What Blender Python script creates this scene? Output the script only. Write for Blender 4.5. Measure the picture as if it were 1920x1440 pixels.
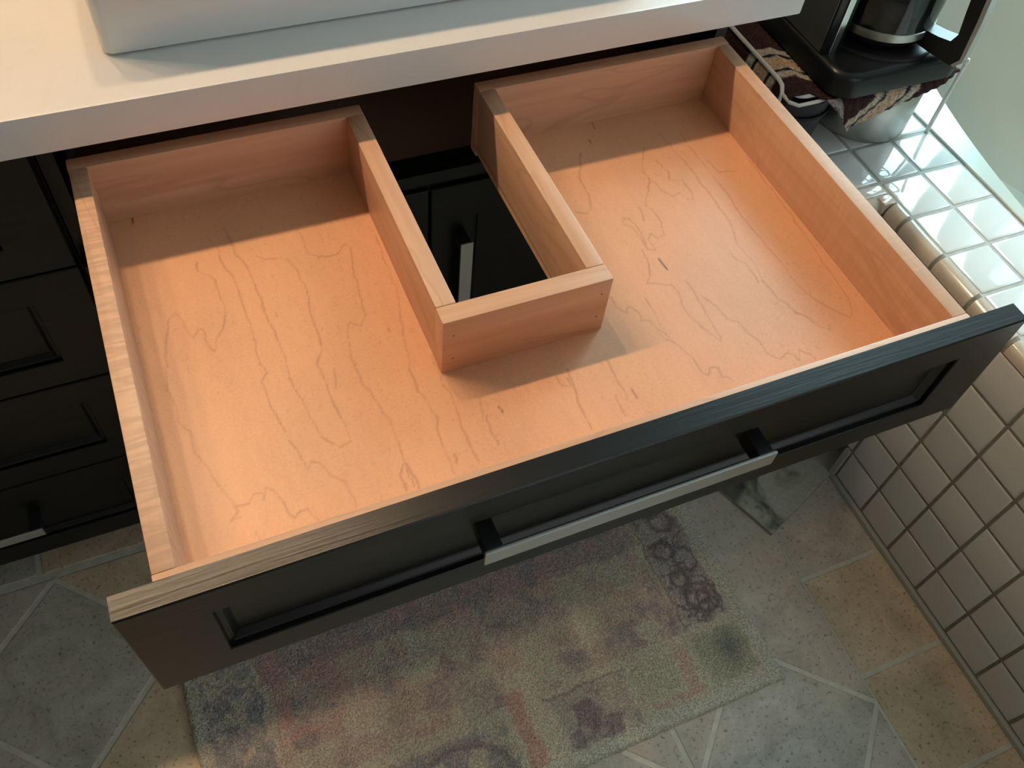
import bpy, bmesh, math, random
import numpy as np
from mathutils import Vector

for o in list(bpy.data.objects):
    bpy.data.objects.remove(o)
scene = bpy.context.scene
col = scene.collection
random.seed(4)
ZO = 0.7933                      # all heights below are authored from the drawer box top; this lifts the floor to z = 0

# ------------------------------------------------------------------ camera
cam_d = bpy.data.cameras.new('camera')
cam_d.sensor_fit = 'HORIZONTAL'
cam_d.sensor_width = 36.0
cam_d.lens = 1674.5 / 1920 * 36.0
cam_d.clip_start = 0.01
cam = bpy.data.objects.new('camera', cam_d)
cam.location = (0.088, -0.6975, 0.5884 + ZO)
cam.rotation_euler = (0.6180, -0.0815, -0.3969)
col.objects.link(cam)
scene.camera = cam

# ------------------------------------------------------------------ world, light levels, exposure
world = bpy.data.worlds.new('world')
scene.world = world
world.use_nodes = True
bg = world.node_tree.nodes['Background']
bg.inputs[0].default_value = (0.62, 0.78, 1.0, 1)
bg.inputs[1].default_value = 0.0
LAMP_COLOR, LAMP_POWER = (1.0, 0.71, 0.44), 520.0      # bulbs of the vanity light bar
SKY_COLOR, SKY_POWER = (0.60, 0.91, 0.98), 14.0          # daylight in the window over the tub
vs = scene.view_settings
vs.view_transform = 'Standard'
vs.look = 'None'
vs.gamma = 1.0
vs.use_curve_mapping = False
vs.exposure = -0.12


# ------------------------------------------------------------------ helpers
class MB:
    def __init__(self):
        self.v = []
        self.f = []

    def add(self, verts, faces):
        b = len(self.v)
        self.v += [tuple(p) for p in verts]
        self.f += [tuple(i + b for i in f) for f in faces]
        return self

    def box(self, x0, x1, y0, y1, z0, z1, c=0.0):
        bm = bmesh.new()
        bmesh.ops.create_cube(bm, size=1.0)
        for v in bm.verts:
            v.co = ((x0 + x1) / 2 + v.co.x * (x1 - x0), (y0 + y1) / 2 + v.co.y * (y1 - y0), (z0 + z1) / 2 + v.co.z * (z1 - z0))
        if c > 0:
            bmesh.ops.bevel(bm, geom=list(bm.edges), offset=c, segments=2, profile=0.6, affect='EDGES')
        bm.verts.index_update()
        self.add([v.co[:] for v in bm.verts], [[v.index for v in f.verts] for f in bm.faces])
        bm.free()
        return self

    def loops(self, rings, cap0=False, cap1=False, closed=True):
        n = len(rings[0])
        b = len(self.v)
        for r in rings:
            self.v += [tuple(p) for p in r]
        for k in range(len(rings) - 1):
            for i in range(n if closed else n - 1):
                j = (i + 1) % n
                self.f.append((b + k * n + i, b + k * n + j, b + (k + 1) * n + j, b + (k + 1) * n + i))
        if cap0:
            self.f.append(tuple(b + i for i in reversed(range(n))))
        if cap1:
            self.f.append(tuple(b + (len(rings) - 1) * n + i for i in range(n)))
        return self

    def lathe(self, cx, cy, prof, n=40, cap0=False, cap1=False):
        rings = [[(cx + r * math.cos(2 * math.pi * i / n), cy + r * math.sin(2 * math.pi * i / n), z) for i in range(n)] for r, z in prof]
        return self.loops(rings, cap0, cap1)

    def tube(self, pts, r, n=10):
        pts = [Vector(p) for p in pts]
        rings = []
        up = Vector((0.31, 0.17, 0.93)).normalized()
        for i, p in enumerate(pts):
            a = pts[max(i - 1, 0)]
            c = pts[min(i + 1, len(pts) - 1)]
            t = (c - a).normalized()
            s = t.cross(up).normalized()
            u = s.cross(t)
            rings.append([p + r * (math.cos(2 * math.pi * k / n) * s + math.sin(2 * math.pi * k / n) * u) for k in range(n)])
        return self.loops(rings, True, True)

    def grid(self, P):
        """P: array (n, m, 3)"""
        n, m = P.shape[:2]
        b = len(self.v)
        self.v += [tuple(p) for p in P.reshape(-1, 3).tolist()]
        for i in range(n - 1):
            for j in range(m - 1):
                self.f.append((b + i * m + j, b + (i + 1) * m + j, b + (i + 1) * m + j + 1, b + i * m + j + 1))
        return self


def wloc(o):
    v = Vector((0, 0, 0))
    while o is not None:
        v = v + o.location
        o = o.parent
    return v


def obj(name, mb, m, parent=None, origin=None, smooth=False, angle=None, colors=None):
    """one mesh object; the coordinates in mb are scene coordinates (drawer-top heights)"""
    if origin is None:
        if parent is None:
            a = np.array(mb.v)
            origin = ((a[:, 0].min() + a[:, 0].max()) / 2, (a[:, 1].min() + a[:, 1].max()) / 2, a[:, 2].min())
        else:
            p = wloc(parent)
            origin = (p.x, p.y, p.z - ZO)
    me = bpy.data.meshes.new(name)
    ox, oy, oz = origin
    me.from_pydata([(x - ox, y - oy, z - oz) for x, y, z in mb.v], [], mb.f)
    me.update()
    bm = bmesh.new()
    bm.from_mesh(me)
    bmesh.ops.recalc_face_normals(bm, faces=bm.faces)
    bm.to_mesh(me)
    bm.free()
    if smooth:
        me.polygons.foreach_set('use_smooth', [True] * len(me.polygons))
        if angle:
            me.set_sharp_from_angle(angle=math.radians(angle))
    if colors is not None:
        at = me.color_attributes.new('tone', 'FLOAT_COLOR', 'POINT')
        c = np.ones((len(mb.v), 4), dtype=np.float32)
        c[:, :3] = colors
        at.data.foreach_set('color', c.ravel())
    if m is not None:
        me.materials.append(m)
    o = bpy.data.objects.new(name, me)
    col.objects.link(o)
    if parent is not None:
        o.parent = parent
        p = wloc(parent)
        o.location = (ox - p.x, oy - p.y, oz + ZO - p.z)
    else:
        o.location = (ox, oy, oz + ZO)
    return o


def tag(o, label, cat, group=None, kind=None):
    o['label'] = label
    o['category'] = cat
    if group:
        o['group'] = group
    if kind:
        o['kind'] = kind
    return o


def thing(name, loc, label, cat, group=None, kind=None):
    o = bpy.data.objects.new(name, None)
    o.empty_display_size = 0.05
    o.location = (loc[0], loc[1], loc[2] + ZO)
    col.objects.link(o)
    return tag(o, label, cat, group, kind)


def dup(o, parent, loc):
    """copy of a piece that shares its mesh; loc in scene coordinates"""
    c = o.copy()
    col.objects.link(c)
    c.parent = parent
    p = wloc(parent)
    c.location = (loc[0] - p.x, loc[1] - p.y, loc[2] + ZO - p.z)
    return c


# ---- value noise on arrays, for rug, towel and veneer colours
def vnoise(x, y, seed=0):
    rs = np.random.RandomState(seed)
    T = rs.rand(256, 256)
    xi = np.floor(x).astype(int)
    yi = np.floor(y).astype(int)
    fx = x - xi
    fy = y - yi
    fx = fx * fx * (3 - 2 * fx)
    fy = fy * fy * (3 - 2 * fy)
    g = lambda a, b: T[a % 256, b % 256]
    return (g(xi, yi) * (1 - fx) + g(xi + 1, yi) * fx) * (1 - fy) + (g(xi, yi + 1) * (1 - fx) + g(xi + 1, yi + 1) * fx) * fy


def fbm(x, y, seed=0, o=4):
    s = 0
    a = 0.5
    for k in range(o):
        s = s + a * vnoise(x * 2 ** k + 13.7 * k, y * 2 ** k + 7.1 * k, seed + k)
        a *= 0.5
    return s / (1 - 0.5 ** o)


# ------------------------------------------------------------------ materials
def mat(name, color=(0.8, 0.8, 0.8), rough=0.5, metal=0.0, spec=0.5, coat=0.0, emit=None, estr=0.0):
    m = bpy.data.materials.new(name)
    m.use_nodes = True
    p = m.node_tree.nodes['Principled BSDF']
    p.inputs['Base Color'].default_value = (*color, 1)
    p.inputs['Roughness'].default_value = rough
    p.inputs['Metallic'].default_value = metal
    p.inputs['Specular IOR Level'].default_value = spec
    p.inputs['Coat Weight'].default_value = coat
    if emit:
        p.inputs['Emission Color'].default_value = (*emit, 1)
        p.inputs['Emission Strength'].default_value = estr
    return m


class NT:
    def __init__(self, m):
        self.t = m.node_tree
        self.p = self.t.nodes['Principled BSDF']

    def n(self, kind, **kw):
        nd = self.t.nodes.new(kind)
        for k, v in kw.items():
            setattr(nd, k, v)
        return nd

    def l(self, a, b):
        self.t.links.new(a, b)

    def coord(self, scale=(1, 1, 1), rot=(0, 0, 0), world=False):
        mp = self.n('ShaderNodeMapping')
        mp.inputs['Scale'].default_value = scale
        mp.inputs['Rotation'].default_value = rot
        if world:
            g = self.n('ShaderNodeNewGeometry')
            self.l(g.outputs['Position'], mp.inputs[0])
        else:
            c = self.n('ShaderNodeTexCoord')
            self.l(c.outputs['Object'], mp.inputs[0])
        return mp.outputs[0]

    def noise(self, vec, scale, detail=4, rough=0.5, dist=0.0):
        t = self.n('ShaderNodeTexNoise')
        self.l(vec, t.inputs['Vector'])
        t.inputs['Scale'].default_value = scale
        t.inputs['Detail'].default_value = detail
        t.inputs['Roughness'].default_value = rough
        t.inputs['Distortion'].default_value = dist
        return t.outputs['Fac']

    def ramp(self, fac, stops):
        r = self.n('ShaderNodeValToRGB')
        e = r.color_ramp.elements
        while len(e) < len(stops):
            e.new(0.5)
        for k, (pos, c) in enumerate(stops):
            e[k].position = pos
            e[k].color = (*c, 1) if len(c) == 3 else c
        self.l(fac, r.inputs[0])
        return r.outputs[0]

    def mix(self, a, b, fac, mode='MIX'):
        x = self.n('ShaderNodeMix', data_type='RGBA', blend_type=mode)
        if isinstance(fac, (int, float)):
            x.inputs['Factor'].default_value = fac
        else:
            self.l(fac, x.inputs['Factor'])
        for s, val in ((x.inputs[6], a), (x.inputs[7], b)):
            if isinstance(val, tuple):
                s.default_value = (*val, 1)
            else:
                self.l(val, s)
        return x.outputs[2]

    def bump(self, h, strength, dist=0.001):
        b = self.n('ShaderNodeBump')
        b.inputs['Strength'].default_value = strength
        b.inputs['Distance'].default_value = dist
        self.l(h, b.inputs['Height'])
        self.l(b.outputs[0], self.p.inputs['Normal'])

    def color(self, c):
        self.l(c, self.p.inputs['Base Color'])


def maple(name, axis, tint=(1, 1, 1), curl=0.0, rough=0.42):
    """pale maple; axis = grain direction 'x' or 'y'"""
    m = mat(name, rough=rough, spec=0.4)
    k = NT(m)
    sc = (3, 60, 60) if axis == 'x' else (60, 3, 60)
    v = k.coord(sc, world=True)
    a = k.noise(v, 1.0, 5, 0.6)
    lo = tuple(c * t for c, t in zip((0.57, 0.315, 0.195), tint))
    hi = tuple(c * t for c, t in zip((0.69, 0.425, 0.285), tint))
    c = k.ramp(a, [(0.3, lo), (0.7, hi)])
    v2 = k.coord((1.5, 9, 9) if axis == 'x' else (9, 1.5, 9), world=True)
    b = k.noise(v2, 1.0, 3, 0.5, 1.5)
    c = k.mix(c, tuple(x * 0.72 for x in lo), k.ramp(b, [(0.485, (0, 0, 0)), (0.5, (0.35, 0.35, 0.35)), (0.515, (0, 0, 0))]))
    if curl:
        v3 = k.coord((22, 150, 22) if axis == 'y' else (150, 22, 22), world=True)
        d = k.noise(v3, 1.0, 2, 0.5, 0.8)
        c = k.mix(c, tuple(x * 0.62 for x in hi), k.ramp(d, [(0.42, (curl, curl, curl)), (0.62, (0, 0, 0))]))
    k.color(c)
    k.bump(a, 0.05, 0.0005)
    return m


def attr_mat(name, rough, spec=0.3, bump_scale=None, bump=0.3, dist=0.001, grain=0.1, gscale=700):
    m = mat(name, rough=rough, spec=spec)
    k = NT(m)
    a = k.n('ShaderNodeVertexColor', layer_name='tone')
    v = k.coord(world=True)
    nz = k.noise(v, gscale, 3, 0.6)
    g = k.ramp(nz, [(0.3, (1 - grain,) * 3), (0.7, (1 + grain,) * 3)])
    k.color(k.mix(a.outputs[0], g, 1.0, 'MULTIPLY'))
    if bump_scale:
        k.bump(k.noise(v, bump_scale, 3, 0.6), bump, dist)
    return m


M = {}
M['maple_x'] = maple('maple_along_x', 'x')
M['maple_y'] = maple('maple_along_y', 'y')
M['maple_curly'] = maple('maple_curly', 'y', curl=0.55)
M['maple_plain'] = maple('maple_light_figure', 'y', curl=0.18)
M['maple_floor'] = attr_mat('maple_veneer', 0.40, 0.4, grain=0.05, gscale=420)

m = mat('black_stained_wood', (0.004, 0.0037, 0.0033), 0.31, spec=0.5)
m.node_tree.nodes['Principled BSDF'].inputs['IOR'].default_value = 1.40
k = NT(m)
v = k.coord((6, 220, 220), world=True)
nz = k.noise(v, 1.0, 4, 0.65, 0.6)
k.color(k.ramp(nz, [(0.35, (0.002, 0.0018, 0.0016)), (0.75, (0.006, 0.005, 0.0042))]))
k.bump(nz, 0.35, 0.0006)
M['black'] = m
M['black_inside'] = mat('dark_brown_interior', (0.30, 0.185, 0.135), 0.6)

m = mat('white_quartz', rough=0.28, spec=0.5)
k = NT(m)
v = k.coord((1, 1, 1), world=True)
n1 = k.noise(v, 5.0, 5, 0.6, 1.5)
k.color(k.mix((0.72, 0.695, 0.68), (0.58, 0.56, 0.56), k.ramp(n1, [(0.485, (0, 0, 0)), (0.497, (0.12, 0.12, 0.12)), (0.507, (0, 0, 0))])))
M['quartz'] = m
M['porcelain'] = mat('white_porcelain', (0.80, 0.79, 0.77), 0.18, spec=0.5, coat=0.3)

m = mat('glazed_tile', (0.64, 0.635, 0.61), 0.05, spec=0.6)
k = NT(m)
v = k.coord((1, 1, 1), world=True)
k.bump(k.noise(v, 55, 2, 0.5), 0.10, 0.0012)
M['tile'] = m
M['edge_tile'] = mat('beige_glazed_edge_tile', (0.58, 0.50, 0.41), 0.10, spec=0.55)
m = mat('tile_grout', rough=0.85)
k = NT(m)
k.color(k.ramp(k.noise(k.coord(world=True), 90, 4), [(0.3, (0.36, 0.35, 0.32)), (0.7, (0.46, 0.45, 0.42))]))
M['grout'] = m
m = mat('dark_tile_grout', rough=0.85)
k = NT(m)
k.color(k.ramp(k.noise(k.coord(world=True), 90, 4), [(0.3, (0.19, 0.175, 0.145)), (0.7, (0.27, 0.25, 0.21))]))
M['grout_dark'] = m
M['caulk'] = mat('pale_caulk', (0.42, 0.42, 0.375), 0.6)
M['acrylic'] = mat('tub_acrylic', (0.49, 0.515, 0.455), 0.2, spec=0.5)
m = mat('brushed_steel', (0.46, 0.455, 0.43), 0.32, metal=1.0)
k = NT(m)
k.bump(k.noise(k.coord((8, 8, 900), world=True), 1.0, 3), 0.08, 0.0004)
M['steel'] = m
M['satin'] = mat('satin_nickel', (0.60, 0.60, 0.59), 0.38, metal=0.9)
M['chrome'] = mat('polished_chrome', (0.72, 0.72, 0.72), 0.14, metal=1.0)
M['darkmetal'] = mat('dark_metal', (0.014, 0.014, 0.016), 0.30, spec=0.5)  # on the pull posts this dark colour stands in for a dark reflection
M['plastic'] = mat('black_plastic', (0.007, 0.008, 0.009), 0.30, spec=0.32)
M['plastic_satin'] = mat('charcoal_panel', (0.16, 0.155, 0.14), 0.36, metal=0.85)
M['glass_dark'] = mat('coffee_dark_glass', (0.008, 0.008, 0.009), 0.06, spec=0.6)
M['wire'] = mat('white_coated_wire', (0.74, 0.70, 0.66), 0.35)
M['rubber'] = mat('dark_grey_plastic', (0.030, 0.029, 0.030), 0.4)
M['paint_wall'] = mat('warm_wall_paint', (0.24, 0.24, 0.235), 0.8)
M['paint_ceiling'] = mat('ceiling_paint', (0.45, 0.44, 0.42), 0.85)
M['white_trim'] = mat('white_window_frame', (0.75, 0.75, 0.73), 0.4)
M['bulb'] = mat('warm_bulb', (1, 1, 1), 0.5, emit=LAMP_COLOR, estr=LAMP_POWER)
M['frosted'] = mat('frosted_daylight_pane', (0.8, 0.8, 0.8), 0.5, emit=(0.78, 0.93, 1.0), estr=1.8)
M['front_fill'] = mat('front_fill_pane', (0.8, 0.8, 0.8), 0.5, emit=(0.97, 0.98, 1.0), estr=1.05)  # glow of the added front window
M['daylight'] = mat('daylight_pane', (0.8, 0.8, 0.8), 0.5, emit=SKY_COLOR, estr=SKY_POWER)
M['rug'] = attr_mat('rug_pile', 0.95, 0.1, 420, 1.0, 0.006, grain=0.42, gscale=420)
M['towel'] = attr_mat('woven_cotton', 0.95, 0.1, 230, 1.0, 0.006, grain=0.40, gscale=260)


def vinyl(name, lo, hi, dark):
    m = mat(name, rough=0.38, spec=0.4)
    k = NT(m)
    v = k.coord((1, 1, 1), world=True)
    a = k.noise(v, 16, 12, 0.72, 0.8)
    c = k.ramp(a, [(0.34, lo), (0.66, hi)])
    b = k.noise(v, 150, 4, 0.65)
    c = k.mix(c, dark, k.ramp(b, [(0.57, (0, 0, 0)), (0.66, (0.7, 0.7, 0.7))]))
    c = k.mix(c, tuple(min(1, x * 1.35) for x in hi), k.ramp(k.noise(v, 70, 5, 0.7), [(0.60, (0, 0, 0)), (0.75, (0.5, 0.5, 0.5))]))
    k.color(c)
    k.bump(k.noise(v, 60, 5, 0.6), 0.25, 0.0012)
    return m


M['vinyl_grey'] = vinyl('grey_beige_stone_vinyl', (0.38, 0.335, 0.275), (0.60, 0.55, 0.465), (0.15, 0.13, 0.10))
M['vinyl_rose'] = vinyl('rose_beige_stone_vinyl', (0.42, 0.36, 0.295), (0.62, 0.54, 0.455), (0.16, 0.12, 0.09))
M['vinyl_tan'] = vinyl('tan_stone_vinyl', (0.52, 0.39, 0.255), (0.72, 0.575, 0.40), (0.15, 0.10, 0.06))
m = mat('pale_vinyl_joint', rough=0.5)
k = NT(m)
k.color(k.ramp(k.noise(k.coord(world=True), 60, 4), [(0.3, (0.55, 0.52, 0.44)), (0.7, (0.68, 0.64, 0.545))]))
M['joint'] = m

m = mat('painted_slab', rough=0.3)
k = NT(m)
v = k.coord((1, 1, 1))
a = k.noise(v, 16, 5, 0.6, 2.5)
c = k.ramp(a, [(0.34, (0.03, 0.035, 0.03)), (0.44, (0.10, 0.11, 0.07)), (0.54, (0.30, 0.30, 0.24)), (0.70, (0.44, 0.43, 0.36))])
b = k.noise(v, 9, 3, 0.5, 1.0)
c = k.mix(c, (0.27, 0.12, 0.07), k.ramp(b, [(0.52, (0, 0, 0)), (0.64, (0.75, 0.75, 0.75))]))
k.color(c)
M['slab'] = m

# ================================================================== THE ROOM
XL, XR, YB, YF, ZC = -2.4, 2.4, 0.62, -2.5, 1.65
ZF = -ZO


def struct(name, mb, m, label, cat, **kw):
    return tag(obj(name, mb, m, **kw), label, cat, kind='structure')


# floor: pale joint base with every vinyl stone its own slightly raised piece
floor = struct('floor', MB().box(XL, XR, YF, YB, ZF - 0.05, ZF - 0.0012), M['joint'], 'stone patterned floor with pale joints between diamonds and tan squares', 'floor')


def stone(poly, m, gap=0.004):
    """a floor stone from a convex outline, shrunk by the joint, with a soft edge"""
    n = len(poly)
    ar = sum(poly[i][0] * poly[(i + 1) % n][1] - poly[(i + 1) % n][0] * poly[i][1] for i in range(n))
    if ar < 0:
        poly = poly[::-1]

    def inset(p, dd):
        out = []
        for i in range(n):
            a, b, c = Vector(p[i - 1]), Vector(p[i]), Vector(p[(i + 1) % n])
            e1, e2 = (b - a).normalized(), (c - b).normalized()
            n1, n2 = Vector((-e1.y, e1.x)), Vector((-e2.y, e2.x))
            bis = (n1 + n2).normalized()
            out.append(b + bis * (dd / max(0.35, bis.dot(n1))))
        return out
    p1, p2 = inset(poly, gap), inset(poly, gap + 0.0015)
    r = [[(q[0], q[1], ZF - 0.002) for q in p1], [(q[0], q[1], ZF - 0.0006) for q in p1], [(q[0], q[1], ZF) for q in p2]]
    return obj('floor_stone', MB().loops(r, True, True), m, floor)


def clip_y(poly, lo, hi):
    for s, lim in ((1, lo), (-1, hi)):
        out = []
        for i in range(len(poly)):
            a, b = poly[i], poly[(i + 1) % len(poly)]
            da, db = s * (a[1] - lim), s * (b[1] - lim)
            if da >= 0:
                out.append(a)
            if da * db < 0:
                t = da / (da - db)
                out.append((a[0] + t * (b[0] - a[0]), a[1] + t * (b[1] - a[1])))
        poly = out
        if len(poly) < 3:
            return None
    return poly


H = 0.1625
for ci, (xc, yoff) in enumerate([(-0.907, 0.0), (-0.582, 0.0), (-0.2575, 0.0), (0.0675, 0.0), (0.3925, 0.1625), (0.7175, 0.1625)]):
    for kk in range(-4, 2):
        yc = -0.103 + yoff + 2 * H * kk
        t = clip_y([(xc - H, yc), (xc, yc - H), (xc + H, yc), (xc, yc + H)], -1.3, 0.066)
        if t and not (ci == 5 and yc > -0.5):
            stone(t, M['vinyl_grey'])
        for s in (-1, 1):
            t = clip_y([(xc + s * H, yc), (xc + s * H, yc + 2 * H), (xc, yc + H)], -1.3, 0.066)
            if t and not (ci == 5 and yc > -0.6):
                stone(t, M['vinyl_tan'] if (s > 0 and ci == 2) else M['vinyl_rose'])
stone([(0.555, -0.5905), (0.7175, -0.428), (0.883, -0.5935), (0.883, 0.066), (0.555, 0.066)], M['vinyl_rose'])
for kk in range(-2, 6):                                   # tan squares along the tub
    y1 = -0.373 - 0.1745 * kk
    stone([(0.8775, y1), (1.047, y1), (1.047, y1 - 0.1745), (0.8775, y1 - 0.1745)], M['vinyl_tan'] if kk > -1 else M['vinyl_rose'])
for kk in range(-5, 7):                                   # squares along the vanity
    x0 = -0.2775 + 0.1745 * kk
    stone([(x0, 0.0725), (x0 + 0.1745, 0.0725), (x0 + 0.1745, 0.20), (x0, 0.20)], M['vinyl_tan'] if kk % 2 == 0 else M['vinyl_grey'])

struct('wall_left', MB().box(XL - 0.1, XL, YF, YB, ZF, ZC), M['paint_wall'], 'plain grey painted bathroom wall', 'wall')


def window(n, axis, pos, out, a0, a1, z0, z1, pane, label):
    """framed window set in a wall; axis = direction the wall runs in, pos = wall face, out = +1/-1 away from the room"""
    def bx(mb, u0, u1, w0, w1, d0, d1):
        d0, d1 = sorted((pos + out * d0, pos + out * d1))
        return mb.box(u0, u1, d0, d1, w0, w1) if axis == 'x' else mb.box(d0, d1, u0, u1, w0, w1)
    fr = MB()
    for u0, u1, w0, w1 in ((a0, a0 + 0.04, z0, z1), (a1 - 0.04, a1, z0, z1), (a0 + 0.04, a1 - 0.04, z0, z0 + 0.04), (a0 + 0.04, a1 - 0.04, z1 - 0.04, z1)):
        bx(fr, u0, u1, w0, w1, 0.02, 0.07)
    w = struct('window_%d' % n, fr, M['white_trim'], label, 'window')
    obj('window_pane', bx(MB(), a0 + 0.04, a1 - 0.04, z0 + 0.04, z1 - 0.04, 0.042, 0.048), M[pane], w)


def pierced(name, axis, lo, hi, p0, p1, a0, a1, z0, z1, label):
    mb = MB()
    for u0, u1, w0, w1 in ((lo, a0, ZF, ZC), (a1, hi, ZF, ZC), (a0, a1, ZF, z0), (a0, a1, z1, ZC)):
        mb.box(u0, u1, p0, p1, w0, w1) if axis == 'x' else mb.box(p0, p1, u0, u1, w0, w1)
    struct(name, mb, M['paint_wall'], label, 'wall')


pierced('wall_back', 'x', XL, XR, YB, YB + 0.1, 1.32, 2.27, 0.04, 1.42, 'plain grey painted wall behind vanity and tub with a window')
window(1, 'x', YB, 1, 1.32, 2.27, 0.04, 1.42, 'daylight', 'white framed window behind the end of the bathtub')
pierced('wall_right', 'y', YF, YB, XR, XR + 0.1, -0.75, 0.42, 0.0, 1.05, 'plain grey painted wall along the bathtub with a frosted window')
window(2, 'y', XR, 1, -0.75, 0.42, 0.0, 1.05, 'frosted', 'frosted window in the wall along the bathtub')
pierced('wall_front', 'x', XL, XR, YF - 0.1, YF, 0.4, 2.2, 0.1, 1.45, 'plain grey painted wall facing the vanity with an added fill window')
window(3, 'x', YF, -1, 0.4, 2.2, 0.1, 1.45, 'front_fill', 'added wide glowing window, out of view, filling in light from the front')  # unseen window added to brighten floor, rug and drawer from the front
struct('ceiling', MB().box(XL, XR, YF, YB, ZC, ZC + 0.1), M['paint_ceiling'], 'flat pale bathroom ceiling', 'ceiling')

# ---- tiled tub surround
P = 0.0785
XA, ZA0, YA0 = 1.047, -0.7803, -0.3022          # apron face, foot of its first row, one vertical joint
XD0, YD0, ZD = 1.0644, 0.0856, -0.2845          # deck joints
YEXT = -0.0345                                   # front face of the deck beside the vanity
ap = MB()
ap.box(XA + 0.002, 1.20, -1.7, -0.2237, ZF, ZD - 0.024)
ap.box(XA + 0.002, 1.20, -0.2237, YEXT + 0.002, ZA0 + P, ZD - 0.024)
ap2 = MB().box(XA + 0.0150, 1.2234, -1.7, YEXT + 0.0155, ZD - 0.024, ZD - 0.0018)
RC = [(0.0175, -0.024)] + [(0.0165 - 0.0150 * math.sin(a), -0.0165 + 0.0152 * math.cos(a)) for a in [math.pi / 2 * i / 8 for i in range(9)]] + [(0.0015, -0.024)]
ap.loops([[(XA + x, y, ZD + z) for x, z in RC] for y in (-1.7, YEXT + 0.002)], True, True)
ap.box(1.16, 1.20, -0.2237, YEXT + 0.002, ZF, ZA0 + P)
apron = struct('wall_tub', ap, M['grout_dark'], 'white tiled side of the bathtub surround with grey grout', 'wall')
obj('ledge_grout', ap2, M['grout'], apron)
dk = MB().box(0.765, 1.2235, YEXT + 0.002, YB, ZF, ZD - 0.024).box(0.765, 1.2235, YEXT + 0.0150, YB, ZD - 0.024, ZD - 0.0018)
dk.loops([[(x, YEXT + y, ZD + z) for y, z in RC] for x in (0.765, XA + 0.012)], True, True)
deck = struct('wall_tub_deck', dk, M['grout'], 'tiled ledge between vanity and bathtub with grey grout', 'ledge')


def tile_mesh(name, w, h, t=0.0045, b=0.004):
    """glazed tile lying flat, centred, top at z = 0, with cushioned edges"""
    mb = MB()
    q = lambda dd, z: [(-w / 2 + dd, -h / 2 + dd, z), (w / 2 - dd, -h / 2 + dd, z), (w / 2 - dd, h / 2 - dd, z), (-w / 2 + dd, h / 2 - dd, z)]
    mb.loops([q(0, -t), q(0, -0.0016), q(0.0009, -0.0007), q(b, 0)], True, True)
    me = bpy.data.meshes.new(name)
    me.from_pydata(mb.v, [], mb.f)
    me.materials.append(M['tile'])
    me.polygons.foreach_set('use_smooth', [True] * len(me.polygons))
    me.set_sharp_from_angle(angle=math.radians(50))
    return me


def put(name, me, parent, loc, rot=(0, 0, 0)):
    o = bpy.data.objects.new(name, me)
    col.objects.link(o)
    o.parent = parent
    p = wloc(parent)
    o.location = (loc[0] - p.x, loc[1] - p.y, loc[2] + ZO - p.z)
    o.rotation_euler = rot
    return o


TS = P - 0.0052
full = tile_mesh('wall_tile', TS, TS)
RJ = random.Random(3)
jit = lambda s=0.004: RJ.uniform(-s, s)
for j in range(-3, 15):
    for r in range(6):
        if j <= -2 and r == 0:
            continue
        yc, w = YA0 - (j + 0.5) * P, 1.0
        put('wall_tile', full, apron, (XA, yc, ZA0 + (r + 0.5) * P), (jit(), -math.pi / 2 + jit(), 0))
half = tile_mesh('narrow_wall_tile', TS, 0.028)
for r in range(1, 6):
    put('wall_tile', half, apron, (XA, -0.0502, ZA0 + (r + 0.5) * P), (0, -math.pi / 2, 0))
for i in range(3):                                        # face of the ledge beside the vanity
    for r in range(6):
        put('wall_tile', full, deck, (1.003 - i * P, YEXT, ZA0 + (r + 0.5) * P), (math.pi / 2 + jit(), 0, 0))
for i in range(2):                                        # ledge tiles towards the viewer
    for j in range(0, 17):
        put('ledge_tile', full, apron if j > 1 else deck, (XD0 + (i + 0.5) * P, YD0 - (j + 0.5) * P, ZD), (jit(), jit(), 0))
for i in range(-4, 2):
    for j in range(-7, 0):
        put('ledge_tile', full, deck, (XD0 + (i + 0.5) * P, YD0 - (j + 0.5) * P, ZD), (jit(), jit(), 0))
for i in range(-4, 0):
    put('ledge_tile', full, deck, (XD0 + (i + 0.5) * P, YD0 - 0.5 * P, ZD), (jit(), jit(), 0))
strip = tile_mesh('cut_ledge_tile', TS, 0.0202)
for i in range(-4, 0):
    put('ledge_tile', strip, deck, (XD0 + (i + 0.5) * P, -0.0050, ZD))


def bullnose(length):
    """quarter round edge tile along y: flat foot on the ledge at +x, rounded over towards -x"""
    R, n = 0.0165, 9
    prof = [(0.0155, -0.022), (0.0155, -0.0004), (0.0145, 0.0)] + \
           [(0.0 + R - R * math.sin(a) - 0.0005, -R + R * math.cos(a)) for a in [math.pi / 2 * i / n for i in range(n + 1)]] + [(-0.0005, -0.0230)]
    e = 0.0012
    rings = []
    for yy, s in ((-length / 2, e), (-length / 2 + e, 0), (length / 2 - e, 0), (length / 2, e)):
        rings.append([(min(x + s, 0.0155), yy, z - s) for x, z in prof])
    mb = MB().loops(rings, True, True)
    me = bpy.data.meshes.new('edge_tile')
    me.from_pydata(mb.v, [], mb.f)
    bm = bmesh.new()
    bm.from_mesh(me)
    bmesh.ops.recalc_face_normals(bm, faces=bm.faces)
    bm.to_mesh(me)
    bm.free()
    me.materials.append(M['edge_tile'])
    me.polygons.foreach_set('use_smooth', [True] * len(me.polygons))
    me.set_sharp_from_angle(angle=math.radians(40))
    return me


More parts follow.
